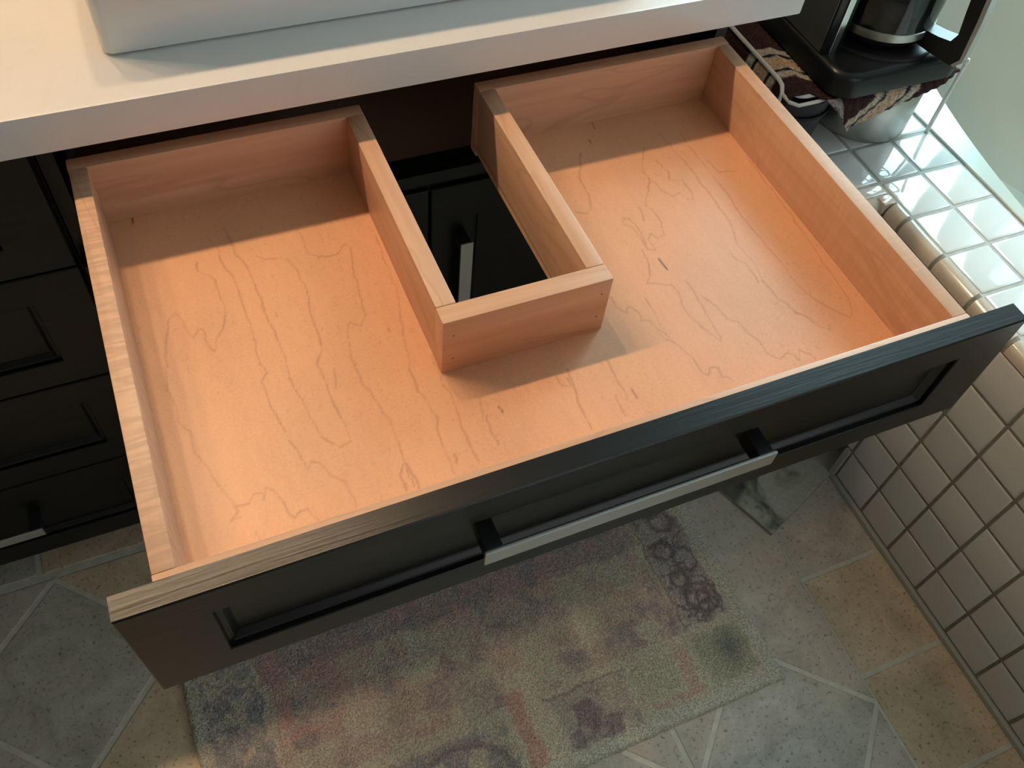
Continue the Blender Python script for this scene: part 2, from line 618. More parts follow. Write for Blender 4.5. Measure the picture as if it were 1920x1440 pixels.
bn = bullnose(TS)
for j in range(2, 17):
    put('edge_tile', bn, apron, (XA, YD0 - (j + 0.5) * P, ZD + 0.0002), (0, 0, 0))
bns = bullnose(0.030)
put('edge_tile', bns, apron, (XA, -0.0535, ZD + 0.0002))
for i in range(4):
    put('edge_tile', bn, deck, (XD0 - 0.026 - (i + 0.5) * P, YEXT, ZD + 0.0002), (0, 0, math.pi / 2))
cn = MB().box(XD0 - 0.0235, XD0 - 0.0015, -0.0365, -0.0175, ZD - 0.02, ZD, 0.002)
obj('corner_tile', cn, M['edge_tile'], deck, smooth=True, angle=40)

tb = MB().box(XA - 0.006, XA + 0.003, -1.7, -0.2237, ZF, ZA0 - 0.0005, 0.002)
struct('trim_1', tb, M['caulk'], 'pale caulk strip where the tiled tub side meets the floor', 'trim')
tb = MB().box(XA - 0.005, XA + 0.003, -0.2235, -0.2120, ZF, ZA0 + P, 0.002)
struct('trim_2', tb, M['caulk'], 'upright pale caulk strip beside the dark gap in the tiled tub side', 'trim')

# far ledge of the tub
struct('wall_tub_far', MB().box(1.986, XR, -1.7, YB, ZF, ZD), M['tile'], 'white ledge on the far side of the bathtub below the frosted window', 'ledge')

# ---- bathtub
TC, TA, TB = (1.6, -0.35), 0.371, 0.883
RX0, RX1, RY0, RY1 = 1.2235, 1.985, -1.45, 0.60
N = 144
ang = [2 * math.pi * i / N for i in range(N)]


def rect_pt(t, dd=0.0):
    cx, sy = TA * math.cos(t), TB * math.sin(t)
    k1 = ((RX1 - dd - TC[0]) if cx > 0 else (TC[0] - RX0 - dd)) / max(abs(cx), 1e-9)
    k2 = ((RY1 - dd - TC[1]) if sy > 0 else (TC[1] - RY0 - dd)) / max(abs(sy), 1e-9)
    kk = min(k1, k2)
    return TC[0] + kk * cx, TC[1] + kk * sy


rings = [[(*rect_pt(t), -0.40) for t in ang], [(*rect_pt(t), -0.2835) for t in ang], [(*rect_pt(t, 0.0015), -0.2822) for t in ang]]
for s, z in [(1.0, -0.2818), (0.994, -0.2835), (0.987, -0.290), (0.978, -0.315), (0.945, -0.42), (0.90, -0.55), (0.84, -0.63), (0.74, -0.675), (0.4, -0.70), (0.05, -0.705)]:
    rings.append([(TC[0] + s * TA * math.cos(t), TC[1] + (1 - (1 - s) * 0.45) * TB * math.sin(t) * (1 if s > 0.5 else s / 0.7), z) for t in ang])
tub = obj('bathtub', MB().loops(rings, False, True), M['acrylic'], smooth=True, angle=35)
tag(tub, 'cream white oval bathtub set into the tiled ledge', 'bathtub')

# ================================================================== VANITY
YFACE = 0.050


def rect(x0, x1, z0, z1, y, dd=0.0):
    return [(x0 + dd, y, z0 + dd), (x1 - dd, y, z0 + dd), (x1 - dd, y, z1 - dd), (x0 + dd, y, z1 - dd)]


def framed(x0, x1, z0, z1, yf, th, stile, rail):
    """frame with a recessed moulded field: outline at yf (front) .. yf + th (back)"""
    fx0, fx1, fz0, fz1 = x0 + stile, x1 - stile, z0 + rail, z1 - rail
    f = MB()
    R = [rect(x0, x1, z0, z1, yf + th), rect(x0, x1, z0, z1, yf + 0.0012), rect(x0, x1, z0, z1, yf, 0.0012)]
    for dd, dy in ((0, 0), (0.0008, 0.0010), (0.0010, 0.0045), (0.0035, 0.0045), (0.0055, 0.0052), (0.0090, 0.0085), (0.0105, 0.0095), (0.0105, 0.0125)):
        R.append(rect(fx0, fx1, fz0, fz1, yf + dy, dd))
    f.loops(R)
    n = len(f.v)
    b = (len(R) - 1) * 4
    f.f += [(0, 1, b + 1, b + 0), (1, 2, b + 2, b + 1), (2, 3, b + 3, b + 2), (3, 0, b + 0, b + 3)]
    p = MB().box(fx0 + 0.004, fx1 - 0.004, yf + 0.0098, yf + th - 0.003, fz0 + 0.004, fz1 - 0.004)
    return f, p


# centre cabinet under the basin
cab = thing('vanity_cabinet', (0.357, 0.30, ZF), 'black vanity cabinet with its wide maple drawer pulled open above two doors', 'cabinet')
obj('side_panel', MB().box(-0.027, -0.012, 0.070, 0.585, -0.688, 0.0335), M['black'], cab)
obj('side_panel', MB().box(0.7265, 0.7415, 0.070, 0.585, -0.688, 0.0335), M['black'], cab)
obj('top_rail', MB().box(-0.012, 0.7265, 0.070, 0.088, 0.021, 0.0335), M['black'], cab)
obj('face_rail', MB().box(-0.012, 0.7265, 0.0555, 0.088, -0.150, -0.121), M['black'], cab)
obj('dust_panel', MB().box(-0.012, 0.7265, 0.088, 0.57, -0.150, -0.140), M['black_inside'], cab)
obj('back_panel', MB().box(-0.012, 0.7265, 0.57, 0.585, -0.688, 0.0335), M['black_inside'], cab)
obj('bottom_panel', MB().box(-0.012, 0.7265, 0.070, 0.57, -0.688, -0.670), M['black'], cab)
obj('toe_kick', MB().box(-0.027, 0.7415, 0.125, 0.14, ZF, -0.688), M['black'], cab)
for x0, x1, hx in ((-0.0255, 0.3600, 0.318), (0.3630, 0.7415, 0.395)):
    f, p = framed(x0, x1, -0.686, -0.1425, YFACE, 0.019, 0.056, 0.056)
    dr = obj('door', f, M['black'], cab)
    obj('recessed_panel', p, M['black'], dr)
    t = 0.0032
    b = obj('bar_pull', MB().box(hx, hx + 0.017, YFACE - 0.022, YFACE - 0.022 + t, -0.475, -0.2235, 0.0009), M['satin'], dr)
    for c in (-0.239, -0.470):
        pp = obj('mounting_post', MB().box(hx + 0.001, hx + 0.016, YFACE - 0.022 + t, YFACE + 0.0005, c, c + 0.012, 0.0008), M['darkmetal'], dr)

# drawer bank to the left
bank = thing('drawer_cabinet', (-0.35, 0.30, ZF), 'black bank of four framed drawers beside the vanity doors', 'cabinet')
obj('carcass', MB().box(-0.672, -0.0285, 0.0695, 0.585, -0.688, 0.0335), M['black'], bank)
obj('toe_kick', MB().box(-0.672, -0.0285, 0.125, 0.14, ZF, -0.688), M['black'], bank)
for z0, z1 in ((-0.1375, 0.0205), (-0.3205, -0.1405), (-0.4995, -0.3235), (-0.6865, -0.5025)):
    f, p = framed(-0.670, -0.0300, z0, z1, YFACE, 0.019, 0.057, 0.040)
    dr = obj('drawer_front', f, M['black'], bank)
    obj('recessed_panel', p, M['black'], dr)
    zc = (z0 + z1) / 2
    bar = obj('bar_pull', MB().box(-0.488, -0.212, 0.028, 0.0312, zc - 0.0085, zc + 0.0085, 0.0009), M['satin'], dr)
    for xx in (-0.486, -0.228):
        obj('mounting_post', MB().box(xx, xx + 0.014, 0.0312, 0.0608, zc - 0.0075, zc + 0.0075, 0.0008), M['darkmetal'], dr)

# worktop
ct = obj('countertop', MB().box(-1.25, 0.7915, 0.0148, 0.60, 0.0342, 0.0742, 0.0028), M['quartz'], smooth=True, angle=50)
tag(ct, 'thick white quartz countertop with faint veins over the black cabinets', 'countertop')


# basin standing on it
def rrect(x0, x1, y0, y1, r, z, n=7):
    out = []
    for cx, cy, a0 in ((x1 - r, y1 - r, 0), (x0 + r, y1 - r, 90), (x0 + r, y0 + r, 180), (x1 - r, y0 + r, 270)):
        for i in range(n + 1):
            a = math.radians(a0 + 90 * i / n)
            out.append((cx + r * math.cos(a), cy + r * math.sin(a), z))
    return out


sx0, sx1, sy0, sy1 = 0.059, 0.655, 0.0785, 0.47
sk = MB()
Rr = []
for dd, z, r in ((0.006, 0.0745, 0.006), (0.001, 0.077, 0.010), (0, 0.082, 0.012), (0, 0.200, 0.012), (0.002, 0.2045, 0.012), (0.006, 0.206, 0.012),
                 (0.014, 0.206, 0.012), (0.018, 0.203, 0.012), (0.020, 0.190, 0.02), (0.035, 0.105, 0.03), (0.06, 0.097, 0.04), (0.18, 0.094, 0.01)):
    Rr.append(rrect(sx0 + dd, sx1 - dd, sy0 + dd, sy1 - dd, r, z))
sk.loops(Rr, True, True)
sink = thing('vessel_sink', (0.357, 0.275, 0.0742), 'white rectangular vessel sink standing on the countertop', 'sink')
obj('basin', sk, M['porcelain'], sink, smooth=True, angle=40)
obj('drain', MB().lathe(0.357, 0.275, [(0.032, 0.0935), (0.032, 0.0965), (0.028, 0.0975), (0.010, 0.0965)], 28, True, True), M['chrome'], sink, smooth=True, angle=40)

# ================================================================== THE OPEN DRAWER
W, T = 0.7174, 0.0165
YBI, YBO, YFB, YFF = 0.0305, 0.0470, -0.4105, -0.4300
ZB, ZBOT = -0.0715, -0.0875
D1a, D1b, D2a, D2b = 0.2635, 0.2825, 0.4078, 0.4262
YU0, YU1 = -0.2332, -0.2524
C = 0.0011
f, p = framed(-0.0251, 0.7425, -0.1177, 0.0222, YFF, YFB - YFF, 0.0565, 0.0325)
dw = obj('drawer', f, M['black'], cab)
dw['label'] = 'open maple drawer with a U shaped cut-out and black framed front'
obj('recessed_panel', p, M['black'], dw)
obj('bar_pull', MB().box(0.2265, 0.4905, -0.4475, -0.4443, -0.0525, -0.0335, 0.0009), M['satin'], dw)
for xx in (0.2285, 0.4745):
    obj('mounting_post', MB().box(xx, xx + 0.014, -0.4443, -0.4195, -0.0515, -0.0345, 0.0008), M['darkmetal'], dw)  # same brushed metal as the bar, its dark reflection put into the colour
obj('side_board', MB().box(0, T, YFB + T, YBI, ZBOT, 0, 0.0018), M['maple_curly'], dw, smooth=True, angle=35)
obj('side_board', MB().box(W - T, W, YFB + T, YBI, ZBOT, 0, 0.0018), M['maple_plain'], dw, smooth=True, angle=35)
obj('front_board', MB().box(0, W, YFB + 0.0003, YFB + T, ZBOT, 0, C), M['maple_x'], dw, smooth=True, angle=35)
obj('back_board', MB().box(-0.001, D1b, YBI, YBO, ZBOT, 0, 0.0025), M['maple_x'], dw, smooth=True, angle=35)
obj('back_board', MB().box(D2a, W + 0.001, YBI, YBO, ZBOT, 0, 0.0025), M['maple_x'], dw, smooth=True, angle=35)
obj('divider_board', MB().box(D1a, D1b, YU0, YBI, ZB - 0.003, 0, 0.0018), M['maple_y'], dw, smooth=True, angle=35)
obj('divider_board', MB().box(D2a, D2b, YU0, YBI, ZB - 0.003, 0, 0.0018), M['maple_y'], dw, smooth=True, angle=35)
obj('divider_front_board', MB().box(D1a - 0.0003, D2b + 0.0003, YU1, YU0, ZB - 0.003, 0, 0.0018), M['maple_x'], dw, smooth=True, angle=35)
nm = mat('nail_filler', (0.16, 0.075, 0.045), 0.7)
for xx, zz in ((D1a + 0.010, -0.020), (D1a + 0.010, -0.052), (D2b - 0.009, -0.018), (D2b - 0.009, -0.050)):
    npl = MB().loops([[(xx + 0.0011 * math.cos(a), yy, zz + 0.0007 * math.sin(a)) for a in [i * math.pi / 4 for i in range(8)]] for yy in (YU1 + 0.001, YU1 - 0.0002)], False, True)
    obj('nail_mark', npl, nm, dw)

# veneered bottom, grain traced as lines in millimetres
GRAIN = [[(35,-175),(40,-143),(47,-112),(55,-107),(60,-116),(60,-127),(65,-141),(70,-132),(74,-133),(75,-151),(79,-161),(86,-145),(93,-137),(98,-121),(99,-106),(98,-87),(97,-76),(90,-66),(84,-59),(85,-49)],[(35,-175),(33,-192),(35,-208),(36,-228),(42,-241),(42,-262),(49,-279),(54,-299),(61,-319),(62,-327),(56,-333),(63,-333)],[(61,-321),(71,-323),(78,-315),(84,-316),(84,-323),(89,-311),(94,-317),(97,-330),(100,-343),(104,-348),(110,-343),(115,-344),(121,-356)],[(103,-17),(108,-39),(110,-65),(114,-77),(116,-94),(115,-127),(115,-157),(113,-181),(116,-201),(110,-208),(111,-235),(114,-256),(119,-277),(123,-296),(125,-308),(129,-300),(136,-304),(141,-321),(151,-330),(151,-346),(151,-356)],[(120,-11),(124,-47),(130,-74),(131,-99),(132,-135),(135,-169),(136,-194),(135,-210),(138,-238),(140,-259),(144,-282),(152,-291),(157,-297),(165,-294),(166,-277),(164,-268),(164,-250),(163,-229),(161,-207),(167,-195),(170,-189),(172,-169),(172,-141),(176,-114),(173,-86),(169,-73),(158,-68),(149,-66),(141,-58)],[(173,-216),(170,-236)],[(190,-40),(190,-69),(197,-79),(215,-80),(227,-69),(231,-76),(226,-103),(223,-129),(219,-152),(219,-165),(212,-176),(203,-167),(196,-183),(193,-206),(193,-237),(198,-262),(203,-286),(203,-308),(203,-329),(206,-357)],[(260,-68),(258,-108),(257,-141),(251,-171),(245,-200),(238,-237),(238,-265),(243,-294),(243,-298),(239,-305),(238,-327),(239,-354)],[(263,-228),(261,-264),(264,-292),(260,-313),(260,-333),(262,-350)],[(201,-330),(196,-339),(195,-354)],[(202,-335),(202,-353)],[(72,-348),(72,-357)],[(142,-135),(142,-140)],[(234,-186),(234,-191)],[(243,-337),(244,-345)],[(515,-17),(496,-56),(496,-79),(490,-100),(482,-107),(470,-101)],[(589,-30),(579,-48),(569,-65),(573,-77),(560,-96),(548,-115),(552,-126),(551,-142),(546,-159),(537,-163),(533,-153),(526,-161),(526,-177),(519,-174),(519,-156),(518,-140),(512,-132),(516,-123),(522,-126),(524,-142),(520,-168)],[(573,-77),(575,-98),(583,-110),(593,-110),(597,-121),(603,-123),(607,-111),(606,-91),(593,-87),(597,-74),(594,-52)],[(513,-172),(510,-192),(504,-207),(497,-216),(509,-220),(519,-226),(521,-236),(516,-253),(518,-270),(522,-282),(525,-294),(530,-304),(533,-294),(534,-273),(534,-254),(536,-238),(537,-224)],[(621,-10),(623,-61),(625,-90),(624,-136),(623,-172),(615,-197),(618,-225),(614,-250),(615,-276),(621,-297),(630,-308),(634,-320),(642,-328),(645,-322)],[(644,-17),(643,-68),(645,-110),(642,-152),(643,-197),(645,-234),(644,-266),(649,-287),(659,-305),(671,-323),(679,-317),(685,-299),(688,-278),(689,-243),(694,-198),(697,-153),(697,-123),(699,-85),(702,-54)],[(602,-207),(603,-217),(608,-225),(608,-233),(609,-251)],[(452,-220),(452,-234),(458,-243),(464,-237),(470,-246),(469,-256),(477,-259),(480,-273),(485,-285),(489,-297),(493,-313),(494,-331),(498,-336),(504,-330),(511,-332),(509,-343),(515,-348),(517,-352)],[(540,-247),(549,-264),(550,-281),(559,-290),(561,-306),(567,-318),(566,-334),(574,-344),(585,-338),(589,-342),(592,-349),(599,-340),(606,-348),(608,-355)],[(416,-289),(414,-308),(414,-325),(413,-336)],[(375,-287),(373,-303),(369,-321),(368,-341),(368,-354)],[(361,-291),(364,-301),(371,-305),(371,-295)],[(486,-232),(486,-254),(484,-282),(486,-291)],[(650,-70),(653,-92),(674,-97)],[(285,-307),(282,-328),(283,-341)],[(286,-289),(281,-312)],[(540,-116),(536,-134)],[(477,-275),(480,-286),(486,-291)],[(404,-326),(403,-339),(403,-351)]]
FLECK = [[(524,-189),(525,-205)],[(422,-326),(422,-337)],[(299,-303),(300,-310)],[(552,29),(550,17)],[(535,2),(535,-4)],[(39,33),(38,22)]]



def seg_dist(X, Y, poly, width, out, gain):
    rs = np.random.RandomState(len(poly) * 7 + poly[0][0])
    for (x0, y0), (x1, y1) in zip(poly[:-1], poly[1:]):
        x0, y0, x1, y1 = x0 / 1e3, y0 / 1e3, x1 / 1e3, y1 / 1e3
        pad = 0.008
        i0, i1 = np.searchsorted(XS, min(x0, x1) - pad), np.searchsorted(XS, max(x0, x1) + pad)
        j0, j1 = np.searchsorted(YS, min(y0, y1) - pad), np.searchsorted(YS, max(y0, y1) + pad)
        if i1 <= i0 or j1 <= j0:
            continue
        xx, yy = X[i0:i1, j0:j1], Y[i0:i1, j0:j1]
        L2 = (x1 - x0) ** 2 + (y1 - y0) ** 2 + 1e-12
        t = np.clip(((xx - x0) * (x1 - x0) + (yy - y0) * (y1 - y0)) / L2, 0, 1)
        dd = np.hypot(xx - x0 - t * (x1 - x0), yy - y0 - t * (y1 - y0))
        w = width * (0.7 + 0.8 * rs.rand())
        g = gain * (0.55 + 0.6 * rs.rand())
        val = g * np.clip(1.25 - dd / w, 0, 1) + 0.16 * g * np.clip(1 - dd / 0.004, 0, 1) ** 2
        out[i0:i1, j0:j1] = np.maximum(out[i0:i1, j0:j1], val)


def grid_axis(knots, step):
    s = [knots[0]]
    for a, b in zip(knots[:-1], knots[1:]):
        n = max(1, int(round((b - a) / step)))
        s += [a + (b - a) * (i + 1) / n for i in range(n)]
    return np.array(s)


XS = grid_axis([T - 0.004, D1b, D2a, W - T + 0.004], 0.00125)
YS = grid_axis([YFB + T - 0.004, YU0, YBI + 0.004], 0.00125)
X, Y = np.meshgrid(XS, YS, indexing='ij')
WXn = X + 0.005 * (fbm(X * 110, Y * 80, 5, 4) - 0.5)      # wobble, so that the traced lines look grown
WYn = Y + 0.005 * (fbm(X * 110, Y * 80, 9, 4) - 0.5)
line = np.zeros_like(X)
for pl in GRAIN:
    seg_dist(WXn, WYn, pl, 0.00085, line, 0.36)
fleck = np.zeros_like(X)
for pl in FLECK:
    seg_dist(X, Y, pl, 0.0007, fleck, 0.9)
mott = fbm(X * 14, Y * 7, 21, 4)
fine = fbm(X * 260, Y * 70, 31, 3)
pore = (fbm(X * 330, Y * 330, 41, 2) > 0.80) * (fbm(X * 12, Y * 12, 43, 2) > 0.52)
tone = 1.0 + 0.20 * (mott - 0.5) + 0.07 * (fine - 0.5) - 0.10 * pore
base = np.array([0.73, 0.38, 0.215])
dark = np.array([0.34, 0.13, 0.058])
colr = base[None, None] * tone[..., None]
colr = colr * (1 - np.clip(line, 0, 0.8)[..., None]) + dark * np.clip(line, 0, 0.8)[..., None]
colr = colr * (1 - np.clip(fleck, 0, 1)[..., None]) + np.array([0.07, 0.025, 0.012]) * np.clip(fleck, 0, 1)[..., None]
nx, ny = X.shape
ia, ib = int(np.argmin(abs(XS - D1b))), int(np.argmin(abs(XS - D2a)))
jc = int(np.argmin(abs(YS - YU0)))
idx = np.arange(nx * ny).reshape(nx, ny)
mb = MB()
mb.v = [(a, b, ZB) for a, b in zip(X.ravel().tolist(), Y.ravel().tolist())]
keep = np.ones((nx - 1, ny - 1), bool)
keep[ia:ib, jc:] = False
ii, jj = np.nonzero(keep)
mb.f = np.stack([idx[ii, jj], idx[ii + 1, jj], idx[ii + 1, jj + 1], idx[ii, jj + 1]], 1).tolist()
bot = obj('drawer_bottom', mb, M['maple_floor'], dw, colors=colr.reshape(-1, 3))
under = MB().box(T - 0.004, D1b, YFB + T - 0.004, YBI + 0.004, ZB - 0.009, ZB - 0.0004).box(D2a, W - T + 0.004, YFB + T - 0.004, YBI + 0.004, ZB - 0.009, ZB - 0.0004)
under.box(D1b, D2a, YFB + T - 0.004, YU0, ZB - 0.009, ZB - 0.0004)
obj('plywood_core', under, M['maple_x'], dw)
for x0 in (-0.0047, W + 0.0007):
    obj('drawer_slide', MB().box(x0, x0 + 0.0040, -0.385, 0.30, -0.070, -0.040), M['steel'], dw)
# ================================================================== RACK, COFFEE MAKER AND THINGS ON THE LEDGE
ZR = -0.155
rk = thing('wire_rack', (1.06, 0.22, ZD), 'white coated wire shelf rack standing on the tiled ledge', 'rack')
rx0, rx1, ry0, ry1 = 0.908, 1.212, 0.083, 0.40
obj('top_frame', MB().tube(rrect(rx0, rx1, ry0, ry1, 0.02, ZR, 5) + rrect(rx0, rx1, ry0, ry1, 0.02, ZR, 5)[:1], 0.0030, 8), M['wire'], rk, smooth=True)
obj('upper_rail', MB().tube([(rx0 - 0.010, 0.40, ZR + 0.010), (rx0 - 0.010, 0.118, ZR + 0.010), (rx0 - 0.011, 0.106, ZR + 0.008), (rx0 - 0.013, 0.099, ZR + 0.001), (rx0 - 0.016, 0.096, ZR - 0.012), (rx0 - 0.017, 0.095, ZR - 0.045), (rx0 - 0.017, 0.095, ZD)], 0.0032, 8), M['wire'], rk, smooth=True)
obj('front_wire', MB().tube([(rx0 - 0.013, 0.099, ZR + 0.000), (rx0 - 0.009, 0.083, ZR - 0.004), (rx0 + 0.002, 0.075, ZR - 0.006), (rx0 + 0.03, 0.072, ZR - 0.003), (rx0 + 0.06, 0.073, ZR)], 0.0028, 8), M['wire'], rk, smooth=True)
for k_ in range(11):
    yy = ry0 + 0.025 + k_ * 0.028
    obj('cross_wire', MB().tube([(rx0, yy, ZR), (rx1, yy, ZR)], 0.0017, 6), M['wire'], rk, smooth=True)
for xx, yy in ((rx1 + 0.002, 0.0845), (rx1 + 0.002, ry1), (rx0 - 0.010, ry1)):
    lg = obj('leg', MB().tube([(xx, yy, ZD), (xx, yy, ZR + 0.001)], 0.0033, 8), M['wire'], rk, smooth=True)
    if yy < 0.2:
        obj('leg_cap', MB().lathe(xx, yy, [(0.001, ZR - 0.006), (0.0042, ZR - 0.003), (0.005, ZR + 0.001), (0.0035, ZR + 0.004), (0.0006, ZR + 0.005)], 12, True, True), M['wire'], lg, smooth=True)

# towel folded over the rack: one cloth, flaps over the left and near edge
stops = [(0.0, (0.055, 0.028, 0.026)), (0.16, (0.055, 0.028, 0.026)), (0.165, (0.62, 0.52, 0.40)), (0.25, (0.62, 0.52, 0.40)), (0.255, (0.025, 0.026, 0.05)), (0.29, (0.025, 0.026, 0.05)),
         (0.295, (0.64, 0.51, 0.38)), (0.40, (0.62, 0.40, 0.25)), (0.50, (0.64, 0.51, 0.38)), (0.505, (0.025, 0.026, 0.05)), (0.54, (0.025, 0.026, 0.05)), (0.545, (0.58, 0.50, 0.42)), (0.64, (0.58, 0.50, 0.42)), (0.645, (0.055, 0.028, 0.026)), (1.0, (0.055, 0.028, 0.026))]


def stripes(s):
    s = np.mod(s, 1.0)
    return np.stack([np.interp(s, [a for a, _ in stops], [c[i] for _, c in stops]) for i in range(3)], -1)


tw = MB()
ZT = ZR + 0.0045
na, nb = 60, 110
A = np.linspace(-0.060, 0.275, na)                       # across the rack (x), negative part hangs down
Bv = np.linspace(0, 0.33, nb)                            # along y from the near edge
Pt = np.zeros((na, nb, 3))
for i, a in enumerate(A):
    for j, b in enumerate(Bv):
        if a >= 0:
            x, z = 0.905 + a, ZT
        else:
            x, z = 0.905 - 0.008 * math.sin(min(1, -a / 0.02) * math.pi / 2) - 0.08 * max(0, -a - 0.02), ZT - max(0, -a - 0.006)
        Pt[i, j] = (x, 0.062 + b + 0.022 * min(1, max(0, (0.945 - x) / 0.015)) * (1 - b / 0.33), z + 0.0016 * math.sin(j * 1.9) * math.cos(i * 1.7))
tw.grid(Pt)
sA, sB = np.meshgrid(A, Bv, indexing='ij')
cT = stripes(sB / 0.15 - 0.12).reshape(-1, 3)
hem = (sA < -0.052).reshape(-1)
cT[hem] = np.array([0.30, 0.23, 0.21])
n0 = len(tw.v)
us, vsx = np.linspace(0, 1, 70), np.linspace(0, 1, 30)
Pf = np.zeros((70, 30, 3))
sF = np.zeros((70, 30))
hF = np.zeros((70, 30), bool)
for i, u in enumerate(us):
    for j, w in enumerate(vsx):
        x = 0.944 + 0.226 * u
        drop = 0.058 * max(0.02, (1 - u * 0.98)) if u > 0.16 else 0.058 * (0.25 + 0.75 * u / 0.16)
        Pf[i, j] = (x + 0.02 * w * (1 - u), 0.062 - 0.010 * math.sin(min(1, w * drop / 0.01) * math.pi / 2) + 0.001 * math.sin(i * 1.3), ZT - w * drop)
        sF[i, j] = (x - 0.9 + 1.35 * (w * drop)) / 0.15
        hF[i, j] = u < 0.10
tw.grid(Pf)
cF = stripes(sF * 0.9 + 0.40).reshape(-1, 3)
cF[hF.reshape(-1)] = np.array([0.33, 0.28, 0.29])
towel = obj('striped_towel', tw, M['towel'], colors=np.concatenate([cT, cF]), smooth=True)
sol = towel.modifiers.new('thickness', 'SOLIDIFY')
sol.thickness = 0.003
sol.offset = 0
tag(towel, 'brown, cream and navy striped woven towel draped over the wire rack', 'towel')

ZK = ZR + 0.0085
cm = thing('coffee_maker', (1.05, 0.17, ZK), 'black coffee maker with a satin side panel on the striped towel', 'coffee maker')
kx0, kx1, ky0, ky1 = 0.944, 1.168, 0.048, 0.30
b = MB()
b.loops([rrect(kx0 + dd, kx1 - dd, ky0 + dd, ky1 - dd, 0.034 - dd * 0.5, z) for dd, z in ((0.004, ZK), (0.0, ZK + 0.003), (0.0, ZK + 0.030), (0.003, ZK + 0.0355), (0.010, ZK + 0.038))], True, True)
obj('base', b, M['plastic'], cm, smooth=True, angle=50)
CX, CY = 1.066, 0.150
obj('warming_plate', MB().lathe(CX, CY, [(0.092, ZK + 0.0375), (0.092, ZK + 0.0395), (0.089, ZK + 0.0405), (0.086, ZK + 0.0395), (0.080, ZK + 0.0392), (0.01, ZK + 0.0392)], 56, False, True), M['darkmetal'], cm, smooth=True, angle=60)
ZT2 = ZK + 0.30
obj('tower', MB().box(kx0 + 0.0015, 0.978, 0.108, ky1 - 0.01, ZK + 0.036, ZT2, 0.003), M['plastic'], cm, smooth=True, angle=40)
obj('tower', MB().box(0.978, kx1 - 0.012, 0.245, ky1 - 0.01, ZK + 0.036, ZT2, 0.003), M['plastic'], cm, smooth=True, angle=40)
obj('side_panel', MB().box(kx0 + 0.0003, kx0 + 0.003, 0.111, ky1 - 0.014, ZK + 0.040, ZT2 - 0.01, 0.0008), M['plastic_satin'], cm)
obj('trim_strip', MB().box(0.958, 0.969, 0.1055, 0.112, ZK + 0.038, ZT2 - 0.01, 0.001), M['chrome'], cm)
obj('brew_head', MB().box(kx0 + 0.0015, kx1 - 0.012, 0.075, ky1 - 0.01, ZT2, ZT2 + 0.07, 0.012), M['plastic'], cm, smooth=True, angle=50)

cf = thing('coffee_carafe', (CX, CY, ZK + 0.040), 'dark glass coffee carafe with steel band and black handle', 'carafe')
z0 = ZK + 0.0405
obj('glass_body', MB().lathe(CX, CY, [(0.058, z0), (0.070, z0 + 0.003), (0.0755, z0 + 0.012), (0.0765, z0 + 0.03), (0.077, z0 + 0.06), (0.073, z0 + 0.10), (0.060, z0 + 0.135), (0.055, z0 + 0.15)], 56, True, True), M['glass_dark'], cf, smooth=True, angle=50)
obj('steel_band', MB().lathe(CX, CY, [(0.0762, z0 + 0.0165), (0.0775, z0 + 0.0170), (0.0778, z0 + 0.0285), (0.0766, z0 + 0.029)], 56), M['steel'], cf, smooth=True, angle=50)
obj('lid', MB().lathe(CX, CY, [(0.056, z0 + 0.150), (0.058, z0 + 0.153), (0.058, z0 + 0.166), (0.02, z0 + 0.172)], 40, True, True), M['plastic'], cf, smooth=True, angle=50)
hd = Vector((0.40, -0.917, 0)).normalized()
hs = Vector((hd.y, -hd.x, 0))


def hp(r, z, s):
    q = Vector((CX, CY, 0)) + hd * r + hs * s
    return (q.x, q.y, z0 + z)


def ribbon(pts, half_w):
    """pts: (r_in, z_in, r_out, z_out) sections of a strap in the handle plane"""
    R = [[hp(a, b_, -half_w), hp(a, b_, half_w), hp(c_, d_, half_w), hp(c_, d_, -half_w)] for a, b_, c_, d_ in pts]
    return MB().loops(R, True, True)


hn = ribbon([(0.070, 0.030, 0.070, 0.008), (0.095, 0.030, 0.098, 0.004), (0.112, 0.032, 0.126, 0.002), (0.117, 0.044, 0.134, 0.014), (0.112, 0.075, 0.130, 0.070), (0.106, 0.120, 0.124, 0.125), (0.098, 0.135, 0.108, 0.152), (0.055, 0.135, 0.055, 0.155)], 0.0125)
hnd = obj('handle', hn, M['plastic'], cf, smooth=True, angle=35)
tr = ribbon([(0.1265, 0.0035, 0.1305, 0.0015), (0.1345, 0.014, 0.1395, 0.012), (0.1305, 0.070, 0.1365, 0.070), (0.1245, 0.125, 0.1305, 0.125)], 0.0115)
obj('handle_trim', tr, M['satin'], hnd, smooth=True, angle=35)

# things under the rack
can = obj('steel_canister', MB().lathe(1.130, 0.158, [(0.074, ZD + 0.0002), (0.0765, ZD + 0.003), (0.077, ZD + 0.006), (0.0775, ZD + 0.110), (0.0755, ZD + 0.112), (0.0745, ZD + 0.109), (0.074, ZD + 0.01)], 56, True, True), M['steel'], smooth=True, angle=50)
tag(can, 'brushed steel round canister under the wire rack', 'canister')
cup = thing('plastic_cup', (0.985, 0.165, ZD), 'dark grey round plastic cup beside the steel canister', 'cup')
obj('cup_body', MB().lathe(0.985, 0.165, [(0.046, ZD + 0.0002), (0.049, ZD + 0.004), (0.056, ZD + 0.085), (0.054, ZD + 0.085), (0.047, ZD + 0.01)], 40, True, True), M['rubber'], cup, smooth=True, angle=50)
obj('cup_ring', MB().lathe(0.985, 0.165, [(0.0535, ZD + 0.056), (0.0575, ZD + 0.0565), (0.0575, ZD + 0.061), (0.0545, ZD + 0.0615)], 40), M['plastic'], cup, smooth=True, angle=50)

